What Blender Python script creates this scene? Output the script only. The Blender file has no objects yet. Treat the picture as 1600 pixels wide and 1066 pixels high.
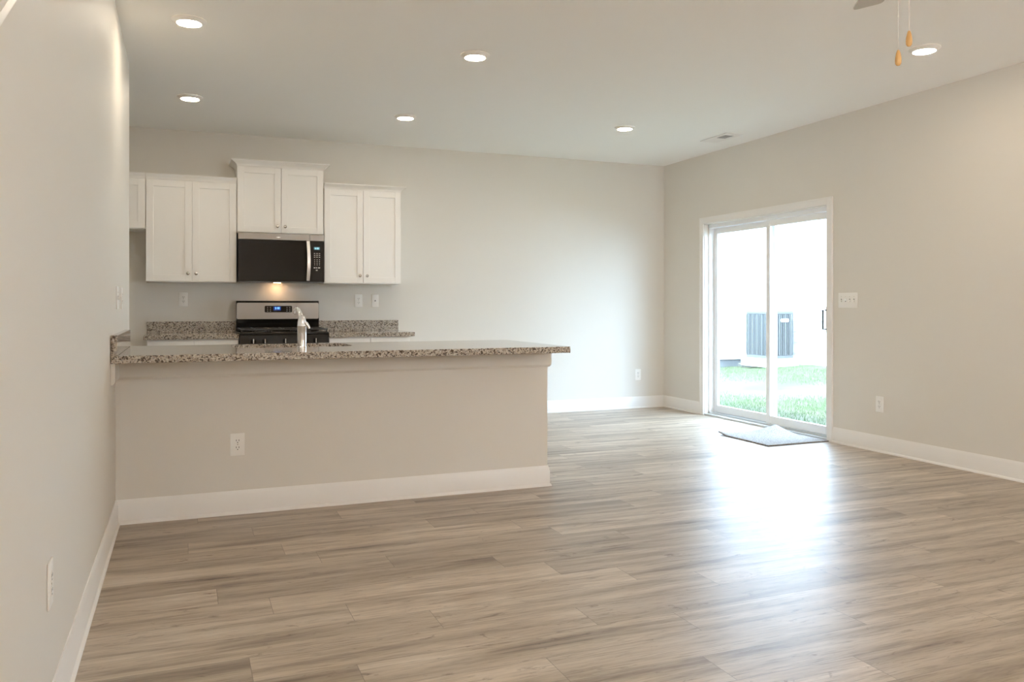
import bpy, bmesh, math, random
from mathutils import Vector, Matrix
S = bpy.context.scene
COL = S.collection
PI = math.pi
random.seed(7)

# ------------------------------------------------------------------ camera
H = 2.765            # ceiling height
XL, XR, YB, YR = -0.335, 5.122, 8.03, -2.6
TH = math.atan(513 / 1272)
cd = bpy.data.cameras.new('camera'); cam = bpy.data.objects.new('camera', cd); COL.objects.link(cam)
cd.sensor_width = 36; cd.lens = 1272 / 1600 * 36; cd.shift_y = -56 / 1600
cd.clip_start = .05; cd.clip_end = 200
cam.location = (0, 0, 1.165); cam.rotation_euler = (PI / 2, 0, -TH)
S.camera = cam

# ------------------------------------------------------------------ world, sun, added fill lamps, exposure
w = bpy.data.worlds.new('world'); S.world = w; w.use_nodes = True
bg = w.node_tree.nodes['Background']; bg.inputs[0].default_value = (.55, .755, 1.0, 1); bg.inputs[1].default_value = 6.6
sl = bpy.data.lights.new('sun', 'SUN'); sl.energy = 2.5; sl.angle = .02; sl.color = (1, .97, .92)
so = bpy.data.objects.new('sun', sl); COL.objects.link(so)
so.rotation_euler = Vector((.42, .25, -1)).to_track_quat('-Z', 'Y').to_euler()
for loc, rot, wd, en in (((4.4, YR + .02, 1.94), (PI / 2, 0, 0), 1.0, 9), ((XL + .02, -1.1, 1.7), (PI / 2, 0, -PI / 2), 1.2, 19)):   # warm fill lamps added at the two made-up windows behind the camera
    al = bpy.data.lights.new('window_daylight', 'AREA'); al.shape = 'RECTANGLE'; al.size = wd; al.size_y = .9
    al.energy = en; al.color = (1, .72, .44) if loc[0] > 1 else (1, .74, .50)
    ao = bpy.data.objects.new('window_daylight', al); COL.objects.link(ao)
    ao.location = loc; ao.rotation_euler = rot
S.view_settings.view_transform = 'Standard'; S.view_settings.look = 'None'
S.view_settings.exposure = 1.81; S.view_settings.gamma = 1; S.view_settings.use_curve_mapping = False
S.cycles.max_bounces = 14; S.cycles.diffuse_bounces = 8; S.cycles.glossy_bounces = 6
S.cycles.transparent_max_bounces = 16; S.cycles.caustics_reflective = True
S.cycles.sample_clamp_indirect = 12
LAMP = 40.0

# ------------------------------------------------------------------ materials
def mat(name, col=(.8, .8, .8), rough=.5, metal=0, spec=.5, emit=None, es=0, coat=0):
    m = bpy.data.materials.new(name); m.use_nodes = True
    b = m.node_tree.nodes['Principled BSDF']
    b.inputs['Base Color'].default_value = (*col, 1); b.inputs['Roughness'].default_value = rough
    b.inputs['Metallic'].default_value = metal; b.inputs['Specular IOR Level'].default_value = spec
    b.inputs['Coat Weight'].default_value = coat
    if emit: b.inputs['Emission Color'].default_value = (*emit, 1); b.inputs['Emission Strength'].default_value = es
    return m
def nn(m, t, **k):
    n = m.node_tree.nodes.new(t)
    for a, v in k.items(): setattr(n, a, v)
    return n
def lk(m, a, b): m.node_tree.links.new(a, b)
def bsdf(m): return m.node_tree.nodes['Principled BSDF']
def noise_bump(m, scale, strength, dist=.001, detail=3, stretch=None):
    tc = nn(m, 'ShaderNodeTexCoord'); n = nn(m, 'ShaderNodeTexNoise'); bp = nn(m, 'ShaderNodeBump')
    n.inputs['Scale'].default_value = scale; n.inputs['Detail'].default_value = detail
    bp.inputs['Strength'].default_value = strength; bp.inputs['Distance'].default_value = dist
    if stretch:
        mp = nn(m, 'ShaderNodeMapping'); mp.inputs['Scale'].default_value = stretch
        lk(m, tc.outputs['Object'], mp.inputs[0]); lk(m, mp.outputs[0], n.inputs['Vector'])
    else: lk(m, tc.outputs['Object'], n.inputs['Vector'])
    lk(m, n.outputs[0], bp.inputs['Height']); lk(m, bp.outputs[0], bsdf(m).inputs['Normal'])
    return n
def ramp(m, src, stops, interp='LINEAR'):
    r = nn(m, 'ShaderNodeValToRGB'); r.color_ramp.interpolation = interp
    e = r.color_ramp.elements
    while len(e) < len(stops): e.new(.5)
    for q, (p, c) in zip(e, stops): q.position = p; q.color = (*c, 1)
    lk(m, src, r.inputs[0]); return r

M = {}
M['wall'] = mat('wall_paint', (.735, .70, .64), .55, spec=.3); noise_bump(M['wall'], 260, .12)
M['ceil'] = mat('ceiling_paint', (.93, .925, .90), .8, spec=.2); noise_bump(M['ceil'], 180, .15)
M['trim'] = mat('white_trim_paint', (.84, .82, .79), .35)
M['cab'] = mat('white_cabinet_lacquer', (.86, .84, .80), .32)
M['plastic'] = mat('white_plastic', (.86, .84, .80), .3)
M['slot'] = mat('dark_slot', (.05, .045, .04), .6)
M['steel'] = mat('brushed_steel', (.30, .272, .245), .36, 1); noise_bump(M['steel'], 900, .1, .0004, 1, (.02, 1, 1))
M['handle'] = mat('satin_steel', (.78, .76, .74), .28, 1)
M['chrome'] = mat('polished_chrome', (.86, .87, .90), .06, 1)
M['nickel'] = mat('brushed_nickel', (.60, .57, .53), .25, 1)
M['bglass'] = mat('black_glass', (.008, .007, .006), .05, spec=.22)
M['black'] = mat('black_enamel', (.010, .010, .010), .12, spec=.3)
M['iron'] = mat('cast_iron', (.025, .025, .025), .5)
M['grille'] = mat('dark_grille', (.1, .1, .1), .5)
M['mark'] = mat('pale_print', (.55, .55, .52), .5)
M['teal'] = mat('teal_display', (.02, .05, .06), .2, emit=(.12, .28, .33), es=.25)
M['digit'] = mat('blue_digits', (.1, .2, .4), .3, emit=(.15, .42, 1.0), es=.8)
M['digit2'] = mat('pale_digits', (.1, .3, .3), .3, emit=(.5, .9, 1.0), es=.4)
M['navy'] = mat('display_glow', (.003, .005, .02), .1, emit=(.0, .02, .12), es=.5)
M['vinyl'] = mat('white_vinyl', (.86, .87, .87), .3)
M['alu'] = mat('grey_aluminium_sill', (.60, .61, .60), .35, .4)
M['hgrey'] = mat('grey_pull', (.07, .07, .07), .4, 0)
M['gasket'] = mat('grey_gasket', (.22, .23, .24), .6)
M['lens'] = mat('lit_lens', (.9, .9, .88), .4, emit=(1.0, .86, .67), es=LAMP)
M['hood'] = mat('lit_hood_lens', (.9, .9, .88), .4, emit=(1.0, .62, .32), es=30)
M['blade'] = mat('fan_blade_white', (.52, .50, .45), .45)
M['fan'] = mat('fan_nickel', (.62, .60, .57), .3, .8)
M['fob'] = mat('turned_pine', (.62, .36, .13), .4)
M['chain'] = mat('ball_chain', (.80, .76, .70), .3, .7)
M['duct'] = mat('grey_duct_metal', (.42, .43, .43), .5)
M['concrete'] = mat('concrete', (.17, .175, .18), .9)
M['splashb'] = mat('pale_concrete', (.10, .10, .092), .9)
M['siding'] = mat('white_siding', (.84, .85, .86), .7)
M['acbody'] = mat('condenser_metal', (.085, .09, .09), .5, .2)
M['acdark'] = mat('condenser_coil', (.035, .038, .038), .7)  # also colours the shadow boxes at the siding laps
M['rug_edge'] = mat('grey_binding', (.16, .16, .17), .9)

# thin door glass: clear with a fresnel reflection
g = bpy.data.materials.new('door_glass'); g.use_nodes = True; nt = g.node_tree; nt.nodes.clear()
o_ = nn(g, 'ShaderNodeOutputMaterial'); mx = nn(g, 'ShaderNodeMixShader'); lw_ = nn(g, 'ShaderNodeLayerWeight'); fr = nn(g, 'ShaderNodeMath', operation='POWER'); fm = nn(g, 'ShaderNodeMath', operation='MULTIPLY_ADD')
tr = nn(g, 'ShaderNodeBsdfTransparent'); gl = nn(g, 'ShaderNodeBsdfGlossy'); gl.inputs['Roughness'].default_value = .01
tr.inputs[0].default_value = (.96, .975, .97, 1); lw_.inputs[0].default_value = .5
lk(g, lw_.outputs['Facing'], fr.inputs[0]); fr.inputs[1].default_value = 5; lk(g, fr.outputs[0], fm.inputs[0]); fm.inputs[1].default_value = .9; fm.inputs[2].default_value = .04
lk(g, fm.outputs[0], mx.inputs[0]); lk(g, tr.outputs[0], mx.inputs[1]); lk(g, gl.outputs[0], mx.inputs[2]); lk(g, mx.outputs[0], o_.inputs[0])
M['glass'] = g

# speckled granite
g = M['granite'] = mat('speckled_granite', (.6, .55, .48), .06, spec=.55)
tc = nn(g, 'ShaderNodeTexCoord'); v1 = nn(g, 'ShaderNodeTexVoronoi'); v1.inputs['Scale'].default_value = 170
v2 = nn(g, 'ShaderNodeTexVoronoi'); v2.inputs['Scale'].default_value = 105
dn = nn(g, 'ShaderNodeTexNoise'); dn.inputs['Scale'].default_value = 90; dn.inputs['Detail'].default_value = 2
mxv = nn(g, 'ShaderNodeMixRGB'); mxv.inputs[0].default_value = .008
lk(g, tc.outputs['Object'], mxv.inputs[1]); lk(g, dn.outputs['Color'], mxv.inputs[2])
lk(g, mxv.outputs[0], v1.inputs['Vector']); lk(g, mxv.outputs[0], v2.inputs['Vector'])
s1 = nn(g, 'ShaderNodeSeparateColor'); lk(g, v1.outputs['Color'], s1.inputs[0])
s2 = nn(g, 'ShaderNodeSeparateColor'); lk(g, v2.outputs['Color'], s2.inputs[0])
r1 = ramp(g, s1.outputs[0], [(0, (.50, .44, .36)), (.30, (.38, .32, .26)), (.48, (.58, .53, .46)), (.64, (.27, .22, .18)), (.78, (.33, .31, .29)), (.88, (.09, .075, .06))], 'CONSTANT')
r2 = ramp(g, s2.outputs[1], [(0, (0, 0, 0)), (.86, (1, 1, 1))], 'CONSTANT')
mm = nn(g, 'ShaderNodeMixRGB'); mm.inputs[2].default_value = (.09, .07, .055, 1)
lk(g, r2.outputs[0], mm.inputs[0]); lk(g, r1.outputs[0], mm.inputs[1]); lk(g, mm.outputs[0], bsdf(g).inputs['Base Color'])

# plank floor: u runs along the board, plank attribute = one random number per board
g = M['floor'] = mat('oak_plank', (.4, .3, .2),   .3, spec=1.0)
uv = nn(g, 'ShaderNodeUVMap'); uv.uv_map = 'UVMap'
at = nn(g, 'ShaderNodeAttribute'); at.attribute_name = 'plank'
sx = nn(g, 'ShaderNodeSeparateXYZ'); lk(g, uv.outputs[0], sx.inputs[0])
def mth(op, a, b=None, c=None):
    n = nn(g, 'ShaderNodeMath', operation=op)
    for i, v in enumerate((a, b, c)):
        if v is None: continue
        if isinstance(v, (int, float)): n.inputs[i].default_value = v
        else: lk(g, v, n.inputs[i])
    return n.outputs[0]
off = mth('MULTIPLY', at.outputs['Fac'], 37.0)
def vec(kx, ky):
    c = nn(g, 'ShaderNodeCombineXYZ')
    lk(g, mth('MULTIPLY', sx.outputs[0], kx), c.inputs[0]); lk(g, mth('MULTIPLY', sx.outputs[1], ky), c.inputs[1]); lk(g, off, c.inputs[2])
    return c.outputs[0]
def noi(v, scale, detail, rough=.55, dist=0):
    n = nn(g, 'ShaderNodeTexNoise'); n.inputs['Scale'].default_value = scale; n.inputs['Detail'].default_value = detail
    n.inputs['Roughness'].default_value = rough; n.inputs['Distortion'].default_value = dist; lk(g, v, n.inputs['Vector']); return n.outputs[0]
broad = noi(vec(1.0, 11.0), 1.0, 6, .62, .35)
fine = noi(vec(5.0, 90.0), 1.6, 5, .65, .15)
knot = noi(vec(4.5, 15.0), 1.0, 5, .7, 1.6)
base = ramp(g, broad, [(.30, (.17, .122, .080)), (.42, (.36, .285, .21)), (.55, (.49, .405, .315)), (.72, (.60, .52, .43))])
m1 = nn(g, 'ShaderNodeMixRGB', blend_type='MULTIPLY'); m1.inputs[0].default_value = 1
fr_ = ramp(g, fine, [(.30, (.55, .52, .48)), (.48, (1, 1, 1)), (.75, (1.12, 1.12, 1.13))]); lk(g, base.outputs[0], m1.inputs[1]); lk(g, fr_.outputs[0], m1.inputs[2])
m2 = nn(g, 'ShaderNodeMixRGB', blend_type='MULTIPLY'); m2.inputs[0].default_value = 1
kr = ramp(g, knot, [(.0, (1, 1, 1)), (.60, (1, 1, 1)), (.72, (.38, .31, .25))]); lk(g, m1.outputs[0], m2.inputs[1]); lk(g, kr.outputs[0], m2.inputs[2])
m3 = nn(g, 'ShaderNodeMixRGB', blend_type='MULTIPLY'); m3.inputs[0].default_value = 1
pr = ramp(g, at.outputs['Fac'], [(0, (.80, .78, .76)), (.5, (1, 1, 1)), (1, (1.12, 1.12, 1.13))]); lk(g, m2.outputs[0], m3.inputs[1]); lk(g, pr.outputs[0], m3.inputs[2])
PLW, PLL = .1835, 1.2
du = mth('MINIMUM', sx.outputs[0], mth('SUBTRACT', PLL, sx.outputs[0]))
dv = mth('MINIMUM', sx.outputs[1], mth('SUBTRACT', PLW, sx.outputs[1]))
dd = mth('MINIMUM', du, dv)
seam = mth('LESS_THAN', dd, .0011)
m4 = nn(g, 'ShaderNodeMixRGB'); m4.inputs[2].default_value = (.13, .10, .08, 1)
lk(g, mth('MULTIPLY', seam, .75), m4.inputs[0]); lk(g, m3.outputs[0], m4.inputs[1]); lk(g, m4.outputs[0], bsdf(g).inputs['Base Color'])
bp = nn(g, 'ShaderNodeBump'); bp.inputs['Strength'].default_value = .25; bp.inputs['Distance'].default_value = .0012
hgt = mth('SUBTRACT', mth('MULTIPLY', fine, .35), mth('MULTIPLY', seam, 1.0)); lk(g, hgt, bp.inputs['Height']); lk(g, bp.outputs[0], bsdf(g).inputs['Normal'])
lk(g, mth('ADD', .33, mth('MULTIPLY', fine, .12)), bsdf(g).inputs['Roughness'])

# rug, lawn, grass
g = M['rug'] = mat('looped_rug', (.4, .39, .38), .95); n = noise_bump(g, 120, .9, .01)
r = ramp(g, n.outputs[0], [(.35, (.17, .158, .15)), (.6, (.46, .425, .40))]); lk(g, r.outputs[0], bsdf(g).inputs['Base Color'])
g = M['lawn'] = mat('patchy_lawn', (.3, .35, .2), 1, spec=.1)
tc = nn(g, 'ShaderNodeTexCoord'); n1 = nn(g, 'ShaderNodeTexNoise'); n1.inputs['Scale'].default_value = .9; n1.inputs['Detail'].default_value = 6
lk(g, tc.outputs['Object'], n1.inputs['Vector'])
r = ramp(g, n1.outputs[0], [(.38, (.062, .085, .042)), (.50, (.082, .084, .056)), (.62, (.094, .088, .068))]); lk(g, r.outputs[0], bsdf(g).inputs['Base Color'])
M['grass'] = mat('green_grass', (.10, .145, .07), .8, spec=.2)

# ------------------------------------------------------------------ mesh helpers
def box(bm, x0, x1, y0, y1, z0, z1, bev=0, seg=2):
    r = bmesh.ops.create_cube(bm, size=1)
    bmesh.ops.scale(bm, vec=(x1 - x0, y1 - y0, z1 - z0), verts=r['verts'])
    bmesh.ops.translate(bm, vec=((x0 + x1) / 2, (y0 + y1) / 2, (z0 + z1) / 2), verts=r['verts'])
    if bev:
        es = list({e for v in r['verts'] for e in v.link_edges})
        bmesh.ops.bevel(bm, geom=es, offset=bev, segments=seg, affect='EDGES', profile=.5)
def B(*a, **k):
    bm = bmesh.new(); box(bm, *a, **k); return bm
def boxes(lst, bev=0):
    bm = bmesh.new()
    for b in lst: box(bm, *b, bev=bev)
    return bm
def lathe(prof, n=32, axis='Z', org=(0, 0, 0), bm=None):
    bm = bm or bmesh.new(); rings = []
    o = Vector(org)
    def tf(x, y, z):
        if axis == 'Z': return o + Vector((x, y, z))
        if axis == 'Y': return o + Vector((x, z, y))
        return o + Vector((z, x, y))
    for r, z in prof:
        if r < 1e-6: rings.append([bm.verts.new(tf(0, 0, z))])
        else: rings.append([bm.verts.new(tf(r * math.cos(2 * PI * i / n), r * math.sin(2 * PI * i / n), z)) for i in range(n)])
    for a, b in zip(rings, rings[1:]):
        for i in range(n):
            j = (i + 1) % n
            if len(a) == 1 and len(b) == 1: continue
            if len(a) == 1: bm.faces.new((a[0], b[i], b[j]))
            elif len(b) == 1: bm.faces.new((a[i], a[j], b[0]))
            else: bm.faces.new((a[i], a[j], b[j], b[i]))
    bmesh.ops.recalc_face_normals(bm, faces=bm.faces[:]); return bm
def tube(bm, pts, r, n=12, cap=True):
    pts = [Vector(p) for p in pts]; rs = r if isinstance(r, (list, tuple)) else [r] * len(pts)
    rings = []; up = None
    for i, p in enumerate(pts):
        d = (pts[min(i + 1, len(pts) - 1)] - pts[max(i - 1, 0)]).normalized()
        if up is None: up = d.orthogonal().normalized()
        up = (up - d * up.dot(d)).normalized(); s = d.cross(up)
        rings.append([bm.verts.new(p + (up * math.cos(2 * PI * k / n) + s * math.sin(2 * PI * k / n)) * rs[i]) for k in range(n)])
    fs = []
    for a, b in zip(rings, rings[1:]):
        for k in range(n): fs.append(bm.faces.new((a[k], a[(k + 1) % n], b[(k + 1) % n], b[k])))
    if cap: fs.append(bm.faces.new(rings[0])); fs.append(bm.faces.new(rings[-1]))
    bmesh.ops.recalc_face_normals(bm, faces=fs); return bm
def prism(poly, axis, a, b, bm=None):
    """poly: 2d points in the two other axes (in order x,y,z); extruded along axis"""
    bm = bm or bmesh.new()
    def tf(p, t):
        l = [p[0], p[1]]; l.insert('XYZ'.index(axis), t); return l
    A = [bm.verts.new(tf(p, a)) for p in poly]; Bv = [bm.verts.new(tf(p, b)) for p in poly]
    fs = [bm.faces.new(A), bm.faces.new(Bv)]
    for i in range(len(poly)):
        j = (i + 1) % len(poly); fs.append(bm.faces.new((A[i], A[j], Bv[j], Bv[i])))
    bmesh.ops.recalc_face_normals(bm, faces=fs); return bm
def run(prof, p0, p1, nrm, m0=0, m1=0, bm=None):
    """moulding: prof = (depth, height) points, swept p0->p1, depth goes along nrm; m = mitre (+1 outside, -1 inside corner)"""
    bm = bm or bmesh.new(); p0 = Vector(p0); p1 = Vector(p1); d = (p1 - p0).normalized(); nr = Vector(nrm)
    A = [bm.verts.new(p0 + nr * a + Vector((0, 0, z)) - d * a * m0) for a, z in prof]
    Bv = [bm.verts.new(p1 + nr * a + Vector((0, 0, z)) + d * a * m1) for a, z in prof]
    fs = [bm.faces.new(A), bm.faces.new(Bv)]
    for i in range(len(prof)):
        j = (i + 1) % len(prof); fs.append(bm.faces.new((A[i], A[j], Bv[j], Bv[i])))
    bmesh.ops.recalc_face_normals(bm, faces=fs); return bm
def rrect(w, h, r, n=6, cx=0, cy=0):
    P = []
    for sx_, sy_, a0 in ((1, 1, 0), (-1, 1, 90), (-1, -1, 180), (1, -1, 270)):
        for k in range(n + 1):
            a = math.radians(a0 + 90 * k / n)
            P.append((cx + sx_ * (w / 2 - r) + r * math.cos(a), cy + sy_ * (h / 2 - r) + r * math.sin(a)))
    return P
def obj(name, bm, m, parent=None, smooth=None, loc=(0, 0, 0)):
    me = bpy.data.meshes.new(name); bm.to_mesh(me); bm.free()
    me.materials.append(m if not isinstance(m, str) else M[m])
    o = bpy.data.objects.new(name, me); COL.objects.link(o); o.location = loc
    if parent: o.parent = parent
    if smooth:
        for p in me.polygons: p.use_smooth = True
        me.set_sharp_from_angle(angle=math.radians(smooth))
    return o
def thing(name, label, cat, loc=(0, 0, 0), rz=0, group=None):
    o = bpy.data.objects.new(name, None); COL.objects.link(o); o.location = loc; o.rotation_euler = (0, 0, rz)
    o.empty_display_size = .1
    o['label'] = label; o['category'] = cat
    if group: o['group'] = group
    return o
def tag(o, label, cat, group=None):
    o['label'] = label; o['category'] = cat
    if group: o['group'] = group
    return o
def struct(name, bm, m, smooth=None):
    o = obj(name, bm, m, smooth=smooth); o['kind'] = 'structure'; return o
def dup(root, loc, rz, label, group=None):
    r = root.copy(); COL.objects.link(r); r.location = loc; r.rotation_euler = (0, 0, rz); r['label'] = label
    if group: r['group'] = group
    for ch in list(root.children):
        c = ch.copy(); COL.objects.link(c); c.parent = r
        for q in list(ch.children):
            d = q.copy(); COL.objects.link(d); d.parent = c
    return r

# ------------------------------------------------------------------ room shell
JO = {-2: .86, -1: .395, 0: 1.11, 1: .52, 2: .20, 3: .87, 4: .585, 5: .315, 6: .125, 7: .87, 8: .58}
def floor():
    bm = bmesh.new(); uvl = bm.loops.layers.uv.new('UVMap'); pl = bm.faces.layers.float.new('plank')
    k0 = math.floor((YR - 2.267) / PLW); k1 = math.ceil((YB - 2.267) / PLW); rnd = random.Random(4); o = .3
    for k in range(k0, k1):
        o = (o + rnd.choice((.31, .47, .62, .78))) % PLL
        of = JO.get(k, o); y0 = 2.267 + k * PLW; y1 = y0 + PLW
        x = of - 2 * PLL - PLL
        while x < XR:
            a, b = max(x, -1.4), min(x + PLL, XR + .02); ya, yb2 = max(y0, YR), min(y1, YB)
            rv = rnd.random(); fl = rnd.random() < .5
            if b > a:
                vs = [bm.verts.new(p) for p in ((a, ya, 0), (b, ya, 0), (b, yb2, 0), (a, yb2, 0))]
                f = bm.faces.new(vs); f[pl] = rv
                for l in f.loops: l[uvl].uv = (l.vert.co.x - x, l.vert.co.y - y0)
            x += PLL
    return bm
f = struct('floor', floor(), 'floor')
sub = struct('trim_3', B(-1.5, XR + .03, YR - .1, YB + .1, -.12, -.004), 'concrete')  # concrete sub-floor slab under the planks
ce = struct('ceiling', B(-1.5, XR + .15, YR - .15, YB + .15, H, H + .12), 'ceil')
LW0, LW1 = 1.15, 2.25
struct('wall_left', boxes([(XL - .115, XL, YR, -1.7, 0, H), (XL - .115, XL, -.5, 5.956, 0, H), (XL - .115, XL, -1.7, -.5, 0, LW0), (XL - .115, XL, -1.7, -.5, LW1, H)]), 'wall')
struct('wall_alcove', B(-1.5, XL - .116, 4.9, 5.0, 0, H), 'wall')
struct('wall_kitchen', B(-1.5, -1.4, 5.0, YB, 0, H), 'wall')
struct('wall_far', B(-1.5, XR + .15, YB, YB + .12, 0, H), 'wall')
# door opening
DY0, DY1, DZ = 5.455, 7.250, 2.03
WZ0, WZ1 = 1.38, 2.50
struct('wall_right', boxes([(XR, XR + .15, YR, DY0, -.1, H), (XR, XR + .15, DY1, YB, -.1, H), (XR, XR + .15, DY0, DY1, DZ, H)]), 'wall')
# wall behind the camera, one window in it, added for its light
struct('wall_rear', boxes([(XL - .1, 3.9, YR - .12, YR, 0, H), (4.9, XR + .1, YR - .12, YR, 0, H), (3.9, 4.9, YR - .12, YR, 0, WZ0), (3.9, 4.9, YR - .12, YR, WZ1, H)]), 'wall')
def frame(n, a, b, tf, WZ0=WZ0, WZ1=WZ1):
    L = [(a, a + .05, WZ0, WZ1), (b - .05, b, WZ0, WZ1), (a, b, WZ0, WZ0 + .05), (a, b, WZ1 - .05, WZ1), ((a + b) / 2 - .03, (a + b) / 2 + .03, WZ0, WZ1)]
    fo = struct('window_%d' % n, boxes([tf(q[0], q[1], .03, .09) + q[2:] for q in L]), 'vinyl')
    obj('pane', boxes([tf(a + .04, b - .04, .056, .062) + (WZ0 + .04, WZ1 - .04)]), 'glass', fo)
frame(1, 3.9, 4.9, lambda a, b, c, d: (a, b, YR - d, YR - c))  # unseen rear opening, added to bring in light
frame(2, -1.7, -.5, lambda a, b, c, d: (XL - d, XL - c, a, b), LW0, LW1)  # unseen left-wall opening, added to light the right wall and ceiling

# baseboards: board with stepped top and a shoe at the floor
BB = [(0, 0), (.022, 0), (.022, .006), (.019, .013), (.013, .017), (.013, .098), (.010, .106), (.010, .114), (.006, .122), (.004, .130), (0, .130)]
struct('baseboard_left', run(BB, (XL, YR, 0), (XL, 4.79, 0), (1, 0, 0), -1, -1), 'trim', 40)
struct('baseboard_far', run(BB, (2.0, YB, 0), (XR, YB, 0), (0, -1, 0), 0, -1), 'trim', 40)
bm = run(BB, (XR, YB, 0), (XR, 7.312, 0), (-1, 0, 0), -1, 0); run(BB, (XR, 5.395, 0), (XR, YR, 0), (-1, 0, 0), 0, -1, bm)
struct('baseboard_right', bm, 'trim', 40)

# peninsula half wall
PX, PY0, PY1, CZ = 2.178, 4.79, 4.905, .876
struct('wall_peninsula', B(XL, PX, PY0, PY1, 0, CZ), 'wall')
bm = run(BB, (XL, PY0, 0), (PX, PY0, 0), (0, -1, 0), -1, 1); run(BB, (PX, PY0, 0), (PX, PY1, 0), (1, 0, 0), 1, 0, bm)
struct('baseboard_peninsula', bm, 'trim', 40)
AP = [(0, .768), (.010, .768), (.020, .782), (.020, .876), (0, .876)]
bm = run(AP, (XL, PY0, 0), (PX, PY0, 0), (0, -1, 0), -1, 1); run(AP, (PX, PY0, 0), (PX, PY1, 0), (1, 0, 0), 1, 0, bm)
run(AP, (XL, 4.47, 0), (XL, PY0, 0), (1, 0, 0), 0, -1, bm)
struct('trim_1', bm, 'wall', 30)
# sloping white stair trim high on the left wall
bm = bmesh.new(); a = Vector((XL, 1.25, 1.351)); b = Vector((XL, 2.35, 2.066)); nn_ = Vector((0, -.545, .838)) * .022
vs = [bm.verts.new(a + Vector((dx, 0, 0)) + nn_ * s) for dx, s in ((0, 0), (.018, 0), (.018, 1), (0, 1))] + [bm.verts.new(b + Vector((dx, 0, 0)) + nn_ * s) for dx, s in ((0, 0), (.018, 0), (.018, 1), (0, 1))]
for q in ((0, 1, 2, 3), (4, 5, 6, 7), (0, 1, 5, 4), (1, 2, 6, 5), (2, 3, 7, 6), (3, 0, 4, 7)): bm.faces.new([vs[i] for i in q])
bmesh.ops.recalc_face_normals(bm, faces=bm.faces[:])
struct('trim_2', bm, 'trim')

# ------------------------------------------------------------------ countertops
def slab(outer, hole, z0, z1):
    bm = bmesh.new()
    loops = []
    for z in (z0, z1):
        L = []
        for P in (outer, hole):
            if not P: continue
            vs = [bm.verts.new((x, y, z)) for x, y in P]; L.append(vs)
        es = []
        for vs in L:
            for i in range(len(vs)): es.append(bm.edges.new((vs[i], vs[(i + 1) % len(vs)])))
        bmesh.ops.triangle_fill(bm, use_beauty=True, use_dissolve=False, edges=es)
        loops.append(L)
    for A, Bv in zip(*loops):
        for i in range(len(A)):
            j = (i + 1) % len(A); bm.faces.new((A[i], A[j], Bv[j], Bv[i]))
    bmesh.ops.recalc_face_normals(bm, faces=bm.faces[:])
    return bm
TZ = .914
CX0, CX1, CY0, CY1 = XL + .002, 2.176, 4.445, 5.50
t = thing('peninsula_countertop', 'long speckled granite bar top over the beige half wall, with a sink cut into it', 'countertop', (0, 0, 0))
SK = rrect(.70, .43, .09, 8, .625, 5.215)
s_ = obj('slab', slab([(CX0, CY0), (CX1, CY0), (CX1, CY1), (CX0, CY1)], SK, CZ, TZ), 'granite', t)
bv = s_.modifiers.new('bevel', 'BEVEL'); bv.width = .003; bv.segments = 2; bv.limit_method = 'ANGLE'
obj('side_splash', B(CX0, CX0 + .03, CY0 + .002, CY1, TZ + .0005, TZ + .102, bev=.002), 'granite', t)
# undermount sink
t = thing('kitchen_sink', 'stainless undermount sink sunk in the granite bar top behind the chrome faucet', 'sink', (.625, 5.215, 0))
bm = bmesh.new(); pr_ = [(.74, .47, CZ - .002), (.70, .43, CZ - .002), (.69, .42, CZ - .17), (.62, .35, CZ - .20)]
rings = [[bm.verts.new((x, y, z)) for x, y in rrect(a_, b_, .09 * a_ / .7, 8)] for a_, b_, z in pr_]
for A, Bv in zip(rings, rings[1:]):
    for i in range(len(A)): bm.faces.new((A[i], A[(i + 1) % len(A)], Bv[(i + 1) % len(A)], Bv[i]))
bm.faces.new(rings[-1]); bmesh.ops.recalc_face_normals(bm, faces=bm.faces[:])
so_ = obj('basin', bm, 'handle', t, 50); sm = so_.modifiers.new('solid', 'SOLIDIFY'); sm.thickness = .0015; sm.offset = 1
obj('drain', lathe([(0, CZ - .203), (.045, CZ - .203), (.05, CZ - .197), (.04, CZ - .194), (0, CZ - .196)], 24), 'chrome', t, 40)
# faucet (seen from behind)
t = thing('kitchen_faucet', 'chrome single-lever faucet standing on the granite bar top by the sink', 'faucet', (.652, 4.955, TZ))
obj('body', lathe([(0, 0), (.029, 0), (.029, .004), (.0265, .006), (.0265, .125), (.0275, .127), (.0275, .131), (.0262, .133), (.0255, .150), (.021, .172), (.016, .188), (0, .192)], 32), 'chrome', t, 40)
bm = tube(bmesh.new(), [(0, .004, .150), (-.003, .012, .178), (-.008, .026, .205), (-.014, .055, .226), (-.019, .10, .233), (-.022, .14, .222), (-.022, .155, .20)], [.0225, .0165, .0120, .0100, .0095, .0105, .0115], 20)
obj('spout', bm, 'chrome', t, 50)
bm = tube(bmesh.new(), [(.010, -.012, .150), (.024, -.016, .142), (.033, -.019, .128), (.040, -.021, .112)], [.010, .0105, .009, .0075], 16)
obj('lever', bm, 'chrome', t, 50)

# peninsula base cabinet run (behind the half wall)
t = thing('peninsula_base_cabinet', 'white base cabinet run under the granite bar top behind the half wall', 'cabinet', (0, 0, 0))
a, b = XL + .01, PX - .012
obj('carcass', boxes([(a, a + .018, PY1 + .002, 5.46, .0, CZ - .002), (b - .018, b, PY1 + .002, 5.46, .0, CZ - .002), (a, b, PY1 + .002, 5.46, .1, .118),
                      (a, b, PY1 + .002, PY1 + .012, .1, CZ - .002), (a, b, 5.40, 5.42, 0, .1), (a, b, 5.44, 5.46, CZ - .03, CZ - .002)]), 'cab', t)

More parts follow.
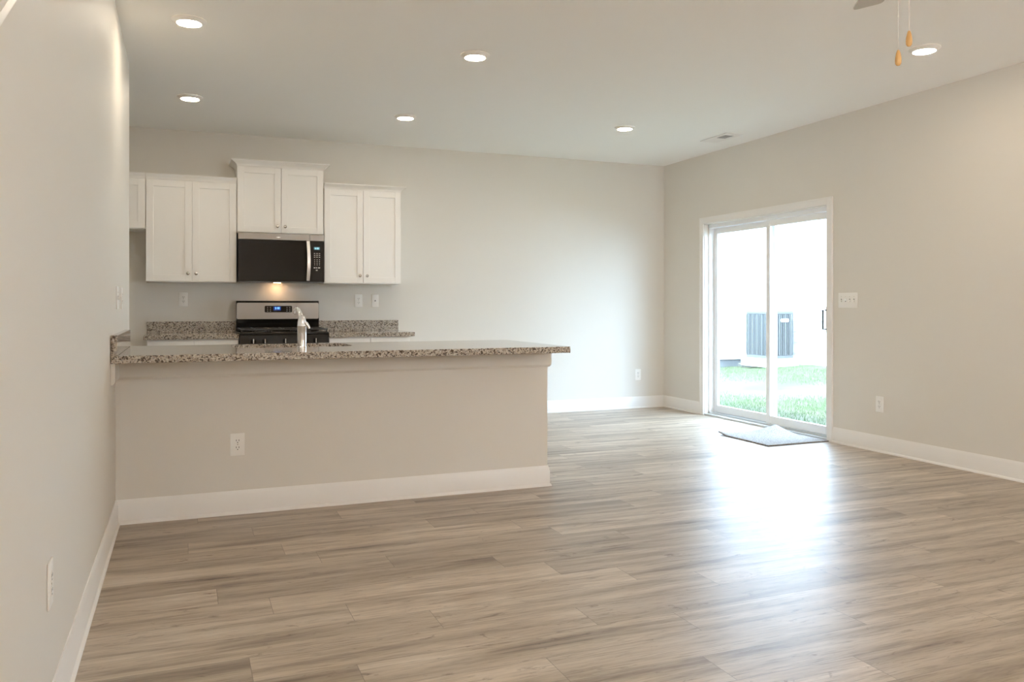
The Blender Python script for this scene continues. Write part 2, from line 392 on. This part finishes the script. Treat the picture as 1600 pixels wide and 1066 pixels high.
def door_bm(x0, x1, z0, z1, y, fr=.057, th=.019):
    """shaker door, face at y-th looking to -y"""
    bm = bmesh.new(); yf = y - th
    box(bm, x0, x0 + fr, yf, y, z0, z1, bev=.0012, seg=1); box(bm, x1 - fr, x1, yf, y, z0, z1, bev=.0012, seg=1)
    box(bm, x0 + fr, x1 - fr, yf, y, z0, z0 + fr, bev=.0008, seg=1); box(bm, x0 + fr, x1 - fr, yf, y, z1 - fr, z1, bev=.0008, seg=1)
    box(bm, x0 + fr - .002, x1 - fr + .002, yf + .009, y - .002, z0 + fr - .002, z1 - fr + .002)
    return bm
def knob(parent, x, y, z):
    k = lathe([(0, 0), (.006, 0), (.005, -.010), (.0075, -.014), (.0135, -.018), (.0145, -.023), (.012, -.027), (.007, -.029), (0, -.0295)], 24, 'Y', (x, y, z))
    return obj('knob', k, 'nickel', parent, 40)
def crown(bm, x0, x1, yf, yb, z0, h, d, le=True, re=True):
    pr = [(-.004, z0), (.004, z0), (.006, z0 + h * .18), (d * .35, z0 + h * .45), (d * .80, z0 + h * .72), (d * .86, z0 + h * .80), (d, z0 + h * .82), (d, z0 + h), (-.004, z0 + h)]
    run(pr, (x0, yf, 0), (x1, yf, 0), (0, -1, 0), 1 if le else 0, 1 if re else 0, bm)
    if re: run(pr, (x1, yf, 0), (x1, yb, 0), (1, 0, 0), 1, 0, bm)
    if le: run(pr, (x0, yb, 0), (x0, yf, 0), (-1, 0, 0), 0, 1, bm)
    return bm
YF = 7.719   # carcass front; door faces at 7.70
def upper(name, label, x0, x1, z0, z1, cr, kn, doors=None, le=True, re=True):
    t = thing(name, label, 'cabinet', ((x0 + x1) / 2, YB, z0)); cx = (x0 + x1) / 2
    L = lambda x: x - cx
    bm = B(L(x0), L(x1), YF - YB, -.001, 0, z1 - z0); obj('body', bm, 'cab', t)
    bm = bmesh.new(); crown(bm, L(x0) + .001, L(x1) - .001, YF - YB - .006, -.002, z1 - z0 - .002, cr[0], cr[1], le, re); obj('crown_moulding', bm, 'cab', t, 35)
    m = cx
    for s, (a, b) in enumerate(((x0 + .004, m - .0018), (m + .0018, x1 - .004))):
        d = obj('door', door_bm(L(a), L(b), .006, z1 - z0 - .006, YF - YB), 'cab', t)
        knob(d, (L(b) - .032) if s == 0 else (L(a) + .032), YF - YB - .019, kn)
    return t
upper('wall_cabinet', 'white two-door shaker wall cabinet left of the microwave, above the left outlet', -.305, .441, 1.369, 2.262, (.048, .034), .075, le=False, re=False)
upper('wall_cabinet', 'tallest-mounted white two-door wall cabinet directly above the black microwave', .445, 1.211, 1.818, 2.424, (.055, .052), .066)
upper('wall_cabinet', 'white two-door shaker wall cabinet at the right end, right of the microwave', 1.215, 1.950, 1.369, 2.260, (.048, .045), .075, le=False)
# cabinet over the fridge space
t = thing('wall_cabinet', 'short white wall cabinet above the empty fridge space, cut off by the left wall', 'cabinet', (-.76, YB, 1.824))
obj('body', B(-.45, .4535, YF - YB, -.001, 0, .438), 'cab', t)
bm = bmesh.new(); crown(bm, -.449, .452, YF - YB - .006, -.002, .436, .048, .034, False, False); obj('crown_moulding', bm, 'cab', t, 35)
for a, b, kx in ((-.446, -.001, -.035), (.003, .4495, .035)):
    d = obj('door', door_bm(a, b, .006, .432, YF - YB), 'cab', t); knob(d, kx, YF - YB - .019, .06)

# kitchen wall counters and base cabinets
def base_unit(label, clabel, x0, x1, cx0, cx1, sx0, sx1, nd):
    t = thing('base_cabinet', label, 'cabinet', ((x0 + x1) / 2, YB, 0)); c = (x0 + x1) / 2; yf = 7.43 - YB
    obj('body', boxes([(x0 - c, x1 - c, yf, -.002, .1, CZ - .001), (x0 - c, x1 - c, yf + .07, -.002, 0, .1)]), 'cab', t)
    wd = (x1 - x0) / nd
    for i in range(nd):
        a = x0 - c + i * wd + .004; b = a + wd - .008
        dr = obj('drawer', B(a, b, yf - .019, yf, .70, .862, bev=.0015), 'cab', t); knob(dr, (a + b) / 2, yf - .019, .78)
        d = obj('door', door_bm(a, b, .11, .692, yf), 'cab', t); knob(d, b - .03 if i == 0 else a + .03, yf - .019, .63)
    k = thing('wall_countertop', clabel, 'countertop', (0, 0, 0))
    obj('slab', B(cx0, cx1, 7.39, YB - .001, CZ, TZ, bev=.003), 'granite', k)
    obj('backsplash', B(sx0, sx1, YB - .021, YB - .001, TZ + .0005, 1.016, bev=.002), 'granite', k)
base_unit('white base cabinet left of the range, below the left granite counter', 'speckled granite counter and backsplash on the far wall, left of the range', -.285, .441, -.310, .443, -.308, .443, 2)
base_unit('white base cabinet right of the range, below the right granite counter', 'speckled granite counter and backsplash on the far wall, right of the range', 1.213, 1.965, 1.211, 2.003, 1.211, 2.000, 2)

# ------------------------------------------------------------------ microwave
mx0, mx1 = .449, 1.207
t = thing('microwave', 'black and stainless over-the-range microwave hung under the middle wall cabinet', 'microwave', (.828, YB, 1.376))
c = .828; yf = 7.655 - YB
obj('housing', B(mx0 - c, mx1 - c, yf, -.002, .0, .44), 'black', t)
obj('bottom_grille', boxes([(mx0 - c + .01, mx1 - c - .01, yf - .018, yf + .05, -.006, .004)] + [(mx0 - c + .03 + .034 * i, mx0 - c + .05 + .034 * i, yf + .06, yf + .16, -.004, .001) for i in range(21)]), 'grille', t)
vt = obj('vent_strip', boxes([(mx0 - c, .245, yf - .024, yf, .380, .439), (.247, mx1 - c, yf - .024, yf, .380, .439)], bev=.002), 'steel', t)
obj('door', B(mx0 - c, .246, yf - .022, yf, .008, .379, bev=.003), 'bglass', t)
cp = obj('control_panel', B(.248, mx1 - c, yf - .021, yf, .008, .379, bev=.003), 'black', t)
obj('display', B(.284, .338, yf - .0222, yf - .021, .300, .324), 'teal', cp)
def seg7(s, x, y, z, h, m, parent, name='digits'):
    SEG = {'0': 'abcdef', '1': 'bc', '2': 'abged', '3': 'abgcd', '6': 'afgedc', '4': 'fgbc', '5': 'afgcd', '9': 'abfgcd'}
    bm = bmesh.new(); w_ = h * .5; tk = h * .14; cx = x
    for ch in s:
        if ch == ':':
            box(bm, cx, cx + tk, y - .0006, y, z + h * .25, z + h * .25 + tk); box(bm, cx, cx + tk, y - .0006, y, z + h * .65, z + h * .65 + tk); cx += tk * 2.2; continue
        G = {'a': (0, w_, h - tk, h), 'd': (0, w_, 0, tk), 'g': (0, w_, h / 2 - tk / 2, h / 2 + tk / 2), 'f': (0, tk, h / 2, h), 'e': (0, tk, 0, h / 2), 'b': (w_ - tk, w_, h / 2, h), 'c': (w_ - tk, w_, 0, h / 2)}
        for q in SEG[ch]: a0, a1, b0, b1 = G[q]; box(bm, cx + a0, cx + a1, y - .0006, y, z + b0, z + b1)
        cx += w_ + h * .2
    return obj(name, bm, m, parent)
seg7('6:30', .295, yf - .0222, .305, .014, 'digit2', cp)
L = []
for r_ in range(3):
    for q in range(3): L.append((.284 + q * .022, .297 + q * .022, yf - .0218, yf - .0208, .262 - r_ * .017, .268 - r_ * .017))
for r_ in range(4):
    for q in range(3): L.append((.288 + q * .022, .294 + q * .022, yf - .0218, yf - .0208, .205 - r_ * .016, .212 - r_ * .016))
for q, (a, b) in enumerate(((.282, .298), (.304, .314), (.322, .340))): L.append((a, b, yf - .0218, yf - .0208, .128, .139))
L.append((.302, .318, yf - .0218, yf - .0208, .106, .115))
obj('button_marks', boxes(L), 'mark', cp)
hm = bmesh.new(); hy = yf - .022
bm = bmesh.new(); N = 18
ring = []
for i in range(N + 1):
    q = i / N; z = .012 + q * .366; d = .022 + .022 * math.sin(PI * q); x0 = .210 + .006 * math.sin(PI * q); x1 = x0 + .036
    ring.append([bm.verts.new(p) for p in ((x0, hy - d + .012, z), (x0 + .004, hy - d, z), (x1 - .004, hy - d, z), (x1, hy - d + .012, z))])
for A, Bv in zip(ring, ring[1:]):
    for i in range(4): bm.faces.new((A[i], A[(i + 1) % 4], Bv[(i + 1) % 4], Bv[i]))
bm.faces.new(ring[0]); bm.faces.new(ring[-1])
box(bm, .216, .240, hy - .02, hy + .002, .014, .034); box(bm, .216, .240, hy - .02, hy + .002, .355, .376)
bmesh.ops.recalc_face_normals(bm, faces=bm.faces[:])
obj('handle', bm, 'handle', t, 40)
obj('badge', prism([(-.056, .404), (-.030, .410), (-.010, .404), (-.030, .398)], 'Y', yf - .0248, yf - .024), 'plastic', vt)
obj('cooktop_lamp', B(-.04, .02, yf + .28, yf + .30, -.002, .001), 'hood', t)

# ------------------------------------------------------------------ gas range
t = thing('gas_range', 'freestanding black and stainless gas range between the two white base cabinets', 'range', (.827, YB, 0)); c = .827
yb_ = -.012; x0, x1 = -.379, .379; yf = 7.385 - YB
obj('body', B(x0, x1, yf + .012, yb_, .02, .905, bev=.004), 'black', t)
ck = obj('cooktop', B(x0 - .001, x1 + .001, yf - .01, yb_ - .07, .905, .927, bev=.006), 'black', t, 40)
bgp = [(-.094 - 0, .905), (yb_, .905), (yb_, 1.205), (-.082, 1.205), (-.092, 1.17), (-.100, 1.03), (-.088, 1.0), (-.086, .93)]
obj('backguard', prism(bgp, 'X', x0 + .003, x1 - .003), 'black', t)
# stainless face of the backguard, rounded corners
def plate(w_, h_, r_, y0, y1, cx, cz, tilt=0):
    bm = prism(rrect(w_, h_, r_, 5, cx, cz), 'Y', y0, y1)
    return bm
pl = obj('steel_panel', plate(.744, .152, .014, -.1035, -.090, 0, 1.112), 'steel', t, 30)
dp = obj('control_display', plate(.250, .062, .010, -.1055, -.1035, .0, 1.128), 'bglass', t, 30)
obj('display_window', B(-.045, .022, -.1062, -.1055, 1.115, 1.152), 'navy', dp)
seg7('6:30', -.030, -.1062, 1.128, .018, 'digit', dp)
for x in (-.103, -.078, .073, .098):
    for z in (1.108, 1.125, 1.142): obj('button_mark', B(x, x + .010, -.1060, -.1054, z, z + .003), 'mark', dp)
fp = obj('knob_panel', prism([(yf - .022, .80), (yf + .014, .80), (yf + .014, .903), (yf - .006, .903)], 'X', x0, x1), 'black', t)
for kx in (-.268, -.172, 0, .172, .262):
    k = obj('burner_knob', lathe([(0, 0), (.021, 0), (.022, -.006), (.019, -.010), (.018, -.026), (.016, -.029), (0, -.029)], 28, 'Y', (kx, yf - .014, .852)), 'black', t, 40)
    obj('grip', B(kx - .0035, kx + .0035, yf - .048, yf - .040, .834, .872, bev=.001), 'handle', k)
od = obj('oven_door', B(x0 + .004, x1 - .004, yf - .02, yf + .01, .20, .79, bev=.005), 'steel', t, 30)
obj('oven_window', B(-.25, .25, yf - .022, yf - .019, .34, .64, bev=.001), 'bglass', od)
bm = tube(bmesh.new(), [(-.33, yf - .065, .75), (.33, yf - .065, .75)], .012, 16)
for q in (-.31, .31): tube(bm, [(q, yf - .065, .75), (q, yf - .015, .75)], .009, 12)
obj('oven_handle', bm, 'handle', t, 40)
obj('storage_drawer', B(x0 + .004, x1 - .004, yf - .015, yf + .01, .03, .19, bev=.005), 'steel', t, 30)
for bx in (-.19, .19):
    for by in (yf + .16, yf + .41):
        bm = lathe([(0, .927), (.055, .927), (.055, .934), (.042, .936), (.042, .944), (.036, .948), (0, .949)], 28, 'Z', (bx, by, 0)); obj('burner', bm, 'iron', t, 40)
for s in (-1, 0, 1):
    gx0, gx1 = (-.372 + (s + 1) * .2485, -.372 + (s + 1) * .2485 + .2465); ya, yb2 = yf + .0, yf + .545; gz = .958
    bm = bmesh.new()
    for yy in (ya + .01, (ya + yb2) / 2, yb2 - .01): box(bm, gx0, gx1, yy - .006, yy + .006, gz - .014, gz, bev=.002, seg=1)
    for xx in (gx0 + .006, gx1 - .006): box(bm, xx - .006, xx + .006, ya, yb2, gz - .014, gz, bev=.002, seg=1)
    for cy in (yf + .16, yf + .41):
        cxg = (gx0 + gx1) / 2
        box(bm, gx0, cxg - .03, cy - .005, cy + .005, gz - .01, gz + .001); box(bm, cxg + .03, gx1, cy - .005, cy + .005, gz - .01, gz + .001)
        box(bm, cxg - .005, cxg + .005, cy + .03, cy + .12, gz - .01, gz + .001); box(bm, cxg - .005, cxg + .005, cy - .12, cy - .03, gz - .01, gz + .001)
    for xx in (gx0 + .01, gx1 - .01):
        for yy in (ya + .012, yb2 - .012): box(bm, xx - .006, xx + .006, yy - .006, yy + .006, .926, gz - .01)
    obj('grate', bm, 'iron', t)

# ------------------------------------------------------------------ wall plates
def outlet(label, loc, rz, group='white duplex outlets on the walls'):
    t = thing('wall_outlet', label, 'outlet', loc, rz)
    obj('plate', B(-.038, .038, -.006, -.0002, -.0625, .0625, bev=.003), 'plastic', t, 40)
    for s in (-1, 1):
        r_ = obj('socket', prism(rrect(.034, .030, .0135, 6, 0, s * .0195), 'Y', -.0078, -.006), 'plastic', t, 40)
        bm = boxes([(-.0085, -.0055, -.0081, -.0078, s * .0195 - .001, s * .0195 + .008), (.0055, .0085, -.0081, -.0078, s * .0195 - .001, s * .0195 + .008)])
        lathe([(0, -.0081), (.0027, -.0081), (.0027, -.0078)], 12, 'Y', (0, 0, s * .0195 - .008), bm)
        obj('slots', bm, 'slot', r_)
    obj('screw', lathe([(0, -.0072), (.0028, -.0070), (.0028, -.006)], 12, 'Y'), 'nickel', t)
    return t
o1 = outlet('white duplex outlet low on the front of the beige half wall', (.279, PY0, .388), 0)
dup(o1, (-.003, YB, 1.218), 0, 'white duplex outlet on the far wall above the left granite backsplash')
dup(o1, (1.602, YB, 1.209), 0, 'white duplex outlet above the right backsplash, nearer the range')
dup(o1, (4.777, YB, .377), 0, 'white duplex outlet low on the far wall near the room corner')
dup(o1, (XR, 4.897, .379), -PI / 2, 'white duplex outlet low on the right wall below the switches')
dup(o1, (XL, 2.487, .418), PI / 2, 'white duplex outlet low on the left wall, nearest the viewer')
dup(o1, (XL, 5.20, 1.205), PI / 2, 'white outlet plate on the left wall over the bar top, farther of two')
t = thing('cable_plate', 'small white plate with one centre jack above the right backsplash', 'wall plate', (1.768, YB, 1.209))
obj('plate', B(-.036, .036, -.006, -.0002, -.0625, .0625, bev=.003), 'plastic', t, 40)
obj('jack', lathe([(0, -.012), (.004, -.012), (.0045, -.006), (.007, -.006), (.007, -.005)], 16, 'Y'), 'slot', t)
def switches(label, loc, rz, n):
    wd = .07 + .046 * (n - 1)
    t = thing('light_switch', label, 'switch', loc, rz)
    obj('plate', B(-wd / 2, wd / 2, -.006, -.0002, -.0625, .0625, bev=.003), 'plastic', t, 40)
    for i in range(n):
        x = (i - (n - 1) / 2) * .046; up = 1 if i % 4 == 1 else -1
        fr_o = obj('toggle_slot', B(x - .005, x + .005, -.0064, -.0058, -.0115, .0115), 'slot', t)
        obj('toggle', prism([(-.004, -.007), (-.004, .007), (-.019, up * .010 + .004), (-.019, up * .010 - .003)], 'X', x - .004, x + .004), 'plastic', t)
        obj('screw', lathe([(0, -.0072), (.0024, -.0070), (.0024, -.006)], 10, 'Y', (x, 0, .030)), 'nickel', t)
    return t
switches('white four-gang switch plate on the right wall beside the sliding door', (XR, 5.230, 1.206), -PI / 2, 4)
switches('white two-gang switch plate on the left wall over the bar top, nearer of two', (XL, 4.88, 1.205), PI / 2, 2)

# ------------------------------------------------------------------ recessed lights
def downlight(label, x, y):
    t = thing('recessed_light', label, 'light', (x, y, H), 0, 'lit recessed ceiling lights')
    obj('trim_ring', lathe([(.093, -.0005), (.093, -.004), (.088, -.007), (.070, -.020), (.066, -.0205), (.0645, -.016), (.0645, -.0005)], 48), 'trim', t, 40)
    obj('lens', lathe([(.0645, -.017), (.05, -.0205), (.025, -.0225), (0, -.023)], 40), 'lens', t, 60)
    return t
dl = downlight('lit round ceiling light nearest the left wall, in the nearer row', .028, 4.915)
for lab, x, y in (('lit round ceiling light in the nearer row, right of the one by the left wall', 1.728, 4.915),
                  ('lit round ceiling light in the farther row by the left wall, before the tall cabinet', .045, 6.72),
                  ('lit round ceiling light in the farther row, second from the left', 1.742, 6.735),
                  ('lit round ceiling light in the farther row, rightmost, nearest the air vent', 3.678, 6.41),
                  ('lit round ceiling light beside the fan pull chains near the right wall', 4.281, 3.745)):
    dup(dl, (x, y, H), 0, lab)

# ceiling vent
t = thing('ceiling_vent', 'small white slatted air vent on the ceiling near the right wall', 'vent', (4.755, 6.45, H))
obj('frame', boxes([(-.095, -.05, -.20, .21, -.007, -.0005), (.05, .095, -.20, .21, -.007, -.0005), (-.05, .05, -.20, -.125, -.007, -.0005), (-.05, .05, .02, .21, -.007, -.0005)]), 'trim', t)
obj('duct_opening', B(-.05, .05, -.125, .02, -.0015, -.0005), 'duct', t)
bm = bmesh.new()
for i in range(6):
    y = -.115 + i * .024; box(bm, -.05, .05, y - .0015, y + .0015, -.007, -.0016)
obj('slats', bm, 'duct', t)

# ------------------------------------------------------------------ ceiling fan (mostly above the frame)
FX, FY, FZ = 2.497, 2.262, 2.515
t = thing('ceiling_fan', 'ceiling fan above the view, one pale blade tip and two pull chains hanging in', 'fan', (FX, FY, H))
obj('canopy', lathe([(0, -.0005), (.07, -.0005), (.07, -.02), (.045, -.05), (.018, -.06), (.014, -.06), (.014, -.12), (0, -.12)], 36), 'fan', t, 40)
obj('motor', lathe([(0, -.115), (.05, -.12), (.10, -.14), (.115, -.17), (.115, -.22), (.095, -.26), (.06, -.285), (.055, -.32), (.045, -.335), (0, -.338)], 40), 'fan', t, 40)
a0 = math.radians(56.2)
for i in range(5):
    a = a0 + i * 2 * PI / 5
    bm = bmesh.new(); n = 10; out = []
    for x, hw in ((.17, .045), (.30, .056), (.45, .063), (.60, .066)): out.append((x, hw))
    top = [(x, hw) for x, hw in out] + [(.640, .064), (.652, .058), (.657, .045)]
    pts = top + [(x, -y) for x, y in reversed(top)]
    prism(pts, 'Z', -.003, .003, bm)
    bmesh.ops.rotate(bm, verts=bm.verts, matrix=Matrix.Rotation(math.radians(-11), 3, 'X'))
    bmesh.ops.rotate(bm, verts=bm.verts, matrix=Matrix.Rotation(a, 3, 'Z')); bmesh.ops.translate(bm, vec=(0, 0, FZ - H), verts=bm.verts)
    bl = obj('blade', bm, 'blade', t)
    bm = B(.10, .24, -.015, .015, -.001, .006); bmesh.ops.rotate(bm, verts=bm.verts, matrix=Matrix.Rotation(a, 3, 'Z')); bmesh.ops.translate(bm, vec=(0, 0, FZ - H + .004), verts=bm.verts)
    obj('blade_iron', bm, 'fan', bl)
def chain(dx, dy, zt, zm, zb):
    bm = bmesh.new(); z = zt
    while z > zm:
        bmesh.ops.create_icosphere(bm, subdivisions=1, radius=.0021, matrix=Matrix.Translation((dx, dy, z))); z -= .0048
    tube(bm, [(dx, dy, zt), (dx, dy, zb + .03)], .0005, 5)
    if zm > zb + .05: bmesh.ops.create_icosphere(bm, subdivisions=1, radius=.0035, matrix=Matrix.Translation((dx, dy, zm)))
    c_ = obj('pull_chain', bm, 'chain', t)
    obj('fob', lathe([(0, .030), (.004, .028), (.0075, .018), (.0105, .002), (.0115, -.010), (.0105, -.022), (.006, -.029), (0, -.030)], 20, 'Z', (dx, dy, zb)), 'fob', c_, 60)
chain(-.020, .020, -.33, 2.243 - H, 2.090 - H)
chain(.012, -.012 + .012, -.33, 2.19 - H, 2.160 - H)

# ------------------------------------------------------------------ sliding patio door
dr = struct('door_1', boxes([(XR + .045, XR + .145, DY1 - .03, DY1, 0, DZ), (XR + .045, XR + .145, DY0, DY0 + .03, 0, DZ), (XR + .045, XR + .145, DY0, DY1, DZ - .05, DZ)], bev=.002), 'vinyl')
jm = obj('jamb_lining', boxes([(XR - .002, XR + .05, DY1 - .012, DY1, .0, DZ), (XR - .002, XR + .05, DY0, DY0 + .012, 0, DZ), (XR - .002, XR + .05, DY0, DY1, DZ - .012, DZ)]), 'trim', dr)
obj('sill', boxes([(XR - .004, XR + .148, DY0, DY1, -.01, .018), (XR + .045, XR + .06, DY0, DY1, .018, .036), (XR + .092, XR + .100, DY0, DY1, .018, .034), (XR + .132, XR + .148, DY0, DY1, .018, .034)]), 'alu', dr)
CW = .060
obj('casing', boxes([(XR - .016, XR - .0005, DY1 - .004, DY1 + CW, 0, DZ + CW), (XR - .016, XR - .0005, DY0 - CW, DY0 + .004, 0, DZ + CW), (XR - .016, XR - .0005, DY0 + .004, DY1 - .004, DZ - .004, DZ + CW),
                     (XR - .020, XR - .015, DY1 + CW - .014, DY1 + CW, 0, DZ + CW), (XR - .020, XR - .015, DY0 - CW, DY0 - CW + .014, 0, DZ + CW), (XR - .020, XR - .015, DY0 - CW, DY1 + CW, DZ + CW - .014, DZ + CW)], bev=.002), 'trim', dr)
def sash(x0, x1, y0, y1, sa, sb):
    z0, z1 = .036, DZ - .052
    o = obj('door_panel', boxes([(x0, x1, y0, y0 + sa, z0, z1), (x0, x1, y1 - sb, y1, z0, z1), (x0, x1, y0 + sa, y1 - sb, z0, z0 + .075), (x0, x1, y0 + sa, y1 - sb, z1 - .06, z1)], bev=.003), 'vinyl', dr)
    xm = (x0 + x1) / 2
    obj('glass', B(xm - .004, xm + .004, y0 + sa - .005, y1 - sb + .005, z0 + .07, z1 - .055), 'glass', o)
    return o
YM = 6.30
sash(XR + .102, XR + .130, YM - .045, DY1 - .032, .055, .060)      # far fixed panel, outer track
sp = sash(XR + .062, XR + .090, DY0 + .032, YM + .035, .060, .055)   # near sliding panel, inner track
bm = bmesh.new(); hy = DY0 + .075
tube(bm, [(XR + .062, hy, 1.121), (XR + .015, hy + .006, 1.121), (XR + .015, hy + .006, .957), (XR + .062, hy, .957)], .0085, 8)
obj('door_handle', bm, 'hgrey', sp)
obj('latch_plate', B(XR + .057, XR + .062, hy - .018, hy + .018, .93, 1.15, bev=.002), 'vinyl', sp)

# ------------------------------------------------------------------ door mat with curled corners
def rug():
    bm = bmesh.new(); nx, ny = 30, 36; x0, x1, y0, y1 = 4.462, 5.098, 5.425, 6.10
    g_ = []
    for i in range(nx + 1):
        row = []
        for j in range(ny + 1):
            u, v = i / nx, j / ny; x = x0 + (x1 - x0) * u; y = y0 + (y1 - y0) * v
            d1 = max(0, 1 - math.hypot((u - 0) * .9, (v - 1) * 1.0) / .22); d2 = max(0, 1 - math.hypot((u - 1) * .9, v - 1) / .42)
            z = .004 + .022 * d1 ** 1.5 + .052 * d2 ** 1.3; x -= .02 * d2; y -= .03 * d2
            row.append(bm.verts.new((x, y, z)))
        g_.append(row)
    for i in range(nx):
        for j in range(ny): bm.faces.new((g_[i][j], g_[i + 1][j], g_[i + 1][j + 1], g_[i][j + 1]))
    return bm
t = thing('door_mat', 'small pale grey woven mat with curled corners on the floor before the sliding door', 'mat', (0, 0, 0))
ro = obj('mat_pile', rug(), 'rug', t, 60); sm = ro.modifiers.new('solid', 'SOLIDIFY'); sm.thickness = .007; sm.offset = 1
ro = obj('backing', rug(), 'rug_edge', t, 60); sm = ro.modifiers.new('solid', 'SOLIDIFY'); sm.thickness = .003; sm.offset = -1

# ------------------------------------------------------------------ outside
def gz(x, y):   # lawn rises away from the house
    return -.14 + .046 * max(0, x - 5.3) - .07 * max(0, y - 11.4) + .006 * math.sin(x * 1.7) * math.cos(y * 1.3)
bm = bmesh.new(); G = []
for i in range(41):
    G.append([bm.verts.new((5.28 + i * .35, -4 + j * .6, gz(5.28 + i * .35, -4 + j * .6))) for j in range(61)])
for i in range(40):
    for j in range(60): bm.faces.new((G[i][j], G[i + 1][j], G[i + 1][j + 1], G[i][j + 1]))
lw = obj('lawn', bm, 'lawn', smooth=60); lw['kind'] = 'structure'
# grass blades over the part of the lawn seen through the door
rnd = random.Random(3); vs = []; fs = []
for i in range(26000):
    x = 5.5 + 5.0 * rnd.random(); y = (x * 1.02 + .2) + rnd.random() * (x * .62 - 1.0) ; 
    if y > 13.2 or x > 10.35 or math.hypot(x - 9.98, y - 12.1) < .5 or math.hypot(x - 10.1, y - 12.88) < .3: continue
    if math.sin(x * 2.1 + 1) + math.sin(y * 1.7 + x) + rnd.random() * 1.6 < .35: continue
    a = rnd.random() * PI; l = .02 + .03 * rnd.random(); wv = .003; z = gz(x, y); k = len(vs)
    dx, dy = math.cos(a) * wv, math.sin(a) * wv
    vs += [(x - dx, y - dy, z), (x + dx, y + dy, z), (x + rnd.uniform(-.015, .015), y + rnd.uniform(-.015, .015), z + l)]; fs.append((k, k + 1, k + 2))
me = bpy.data.meshes.new('grass'); me.from_pydata(vs, [], fs); me.materials.append(M['grass'])
go = bpy.data.objects.new('grass', me); COL.objects.link(go); go['kind'] = 'stuff'
tag(go, 'short patchy green grass on the lawn outside the sliding door', 'grass')

# neighbouring house: wall facing our door and a wing whose end faces us
NX, NY = 10.45, 13.3
t = thing('neighbour_house', 'overexposed white-sided house across the lawn, seen through the sliding door', 'house', (NX, NY, 0))
def lap(p0, p1, nrm, z0, z1, bm):
    z = z0; n_ = Vector(nrm); p0 = Vector(p0); p1 = Vector(p1)
    while z < z1:
        zt = min(z + .196, z1)
        A = [p0 + n_ * .018 + Vector((0, 0, z)), p1 + n_ * .018 + Vector((0, 0, z)), p1 + n_ * .004 + Vector((0, 0, zt)), p0 + n_ * .004 + Vector((0, 0, zt))]
        bm.faces.new([bm.verts.new(q) for q in A])
        Bq = [p0 + Vector((0, 0, z)), p1 + Vector((0, 0, z)), p1 + n_ * .018 + Vector((0, 0, z)), p0 + n_ * .018 + Vector((0, 0, z))]
        bm.faces.new([bm.verts.new(q) for q in Bq]); z = zt
bm = B(.0, .25, -14, .0, -.4, 5.6); lap((0, 0, 0), (0, -14, 0), (-1, 0, 0), -.1, 5.6, bm); obj('side_wall', bm, 'siding', t)
bm = B(-4.5, .25, .0, .25, .10, 5.6); lap((-4.5, 0, 0), (-.09, 0, 0), (0, -1, 0), .10, 5.6, bm); obj('wing_wall', bm, 'siding', t)
obj('foundation', boxes([(-4.5, -.001, .02, .25, -.5, .10)]), 'concrete', t)
bm = bmesh.new()
box(bm, -.09, -.02, -.022, 0, .10, 5.6)
obj('corner_trim', bm, 'siding', t)
for i in range(22): obj('siding_notch', B(-.14, -.09, -.034, -.018, .196 + .196 * i, .222 + .196 * i), 'acdark', t)  # dark boxes standing in for the shadows at the siding lap ends
ds = tube(bmesh.new(), [(-.16, -.07, 4.2), (-.16, -.07, .22), (-.16, -.08, .12), (-.17, -.13, .075), (-.18, -.17, .07)], .04, 8)
obj('downspout', ds, 'siding', t, 50)
obj('hose_tap', tube(bmesh.new(), [(-.28, -.03, 2.42), (-.28, -.05, 2.30), (-.24, -.06, 2.27)], .012, 6), 'gasket', t)
obj('utility_box', boxes([(-.07, -.02, -3.72, -3.55, 1.45, 1.72)]), 'siding', t)
def splash_bm():
    bm = prism([(-.08, 0), (.08, 0), (.14, -.05), (.17, -.60), (-.17, -.60), (-.14, -.05)], 'Z', 0, .05)
    bmesh.ops.rotate(bm, verts=bm.verts, matrix=Matrix.Rotation(math.radians(-27), 3, 'Z')); return bm
tag(obj('splash_block', splash_bm(), 'splashb', loc=(10.23, 13.14, gz(10.1, 12.9) + .002)), 'pale concrete splash block on the grass under the downspout', 'splash block')

# condenser
t = thing('air_conditioner', 'grey louvred outdoor air conditioner beside the neighbouring white house', 'air conditioner', (9.98, 12.1, .17))
w2 = .295
obj('pad', B(-.36, .36, -.36, .36, -.12, .03, bev=.01), 'vinyl', t)
obj('coil', B(-w2 + .03, w2 - .03, -w2 + .03, w2 - .03, .04, .83), 'acdark', t)
for nm, z0, z1 in (('base_pan', .03, .09), ('top_cover', .83, .885)):
    obj(nm, B(-w2, w2, -w2, w2, z0, z1, bev=.012), 'acbody', t)
bm = bmesh.new(); n = 13
for i in range(n + 1):
    q = -w2 + .02 + i * (2 * w2 - .04) / n; hw = .009 if i % 3 else .016
    for s in (-1, 1):
        box(bm, s * w2 - .006, s * w2 + .006, q - hw, q + hw, .09, .83); box(bm, q - hw, q + hw, s * w2 - .006, s * w2 + .006, .09, .83)
obj('louvre_guard', bm, 'acbody', t)
obj('name_plate', prism(rrect(.18, .06, .028, 5, .09, .72), 'Y', -w2 - .012, -w2 - .006), 'plastic', t)
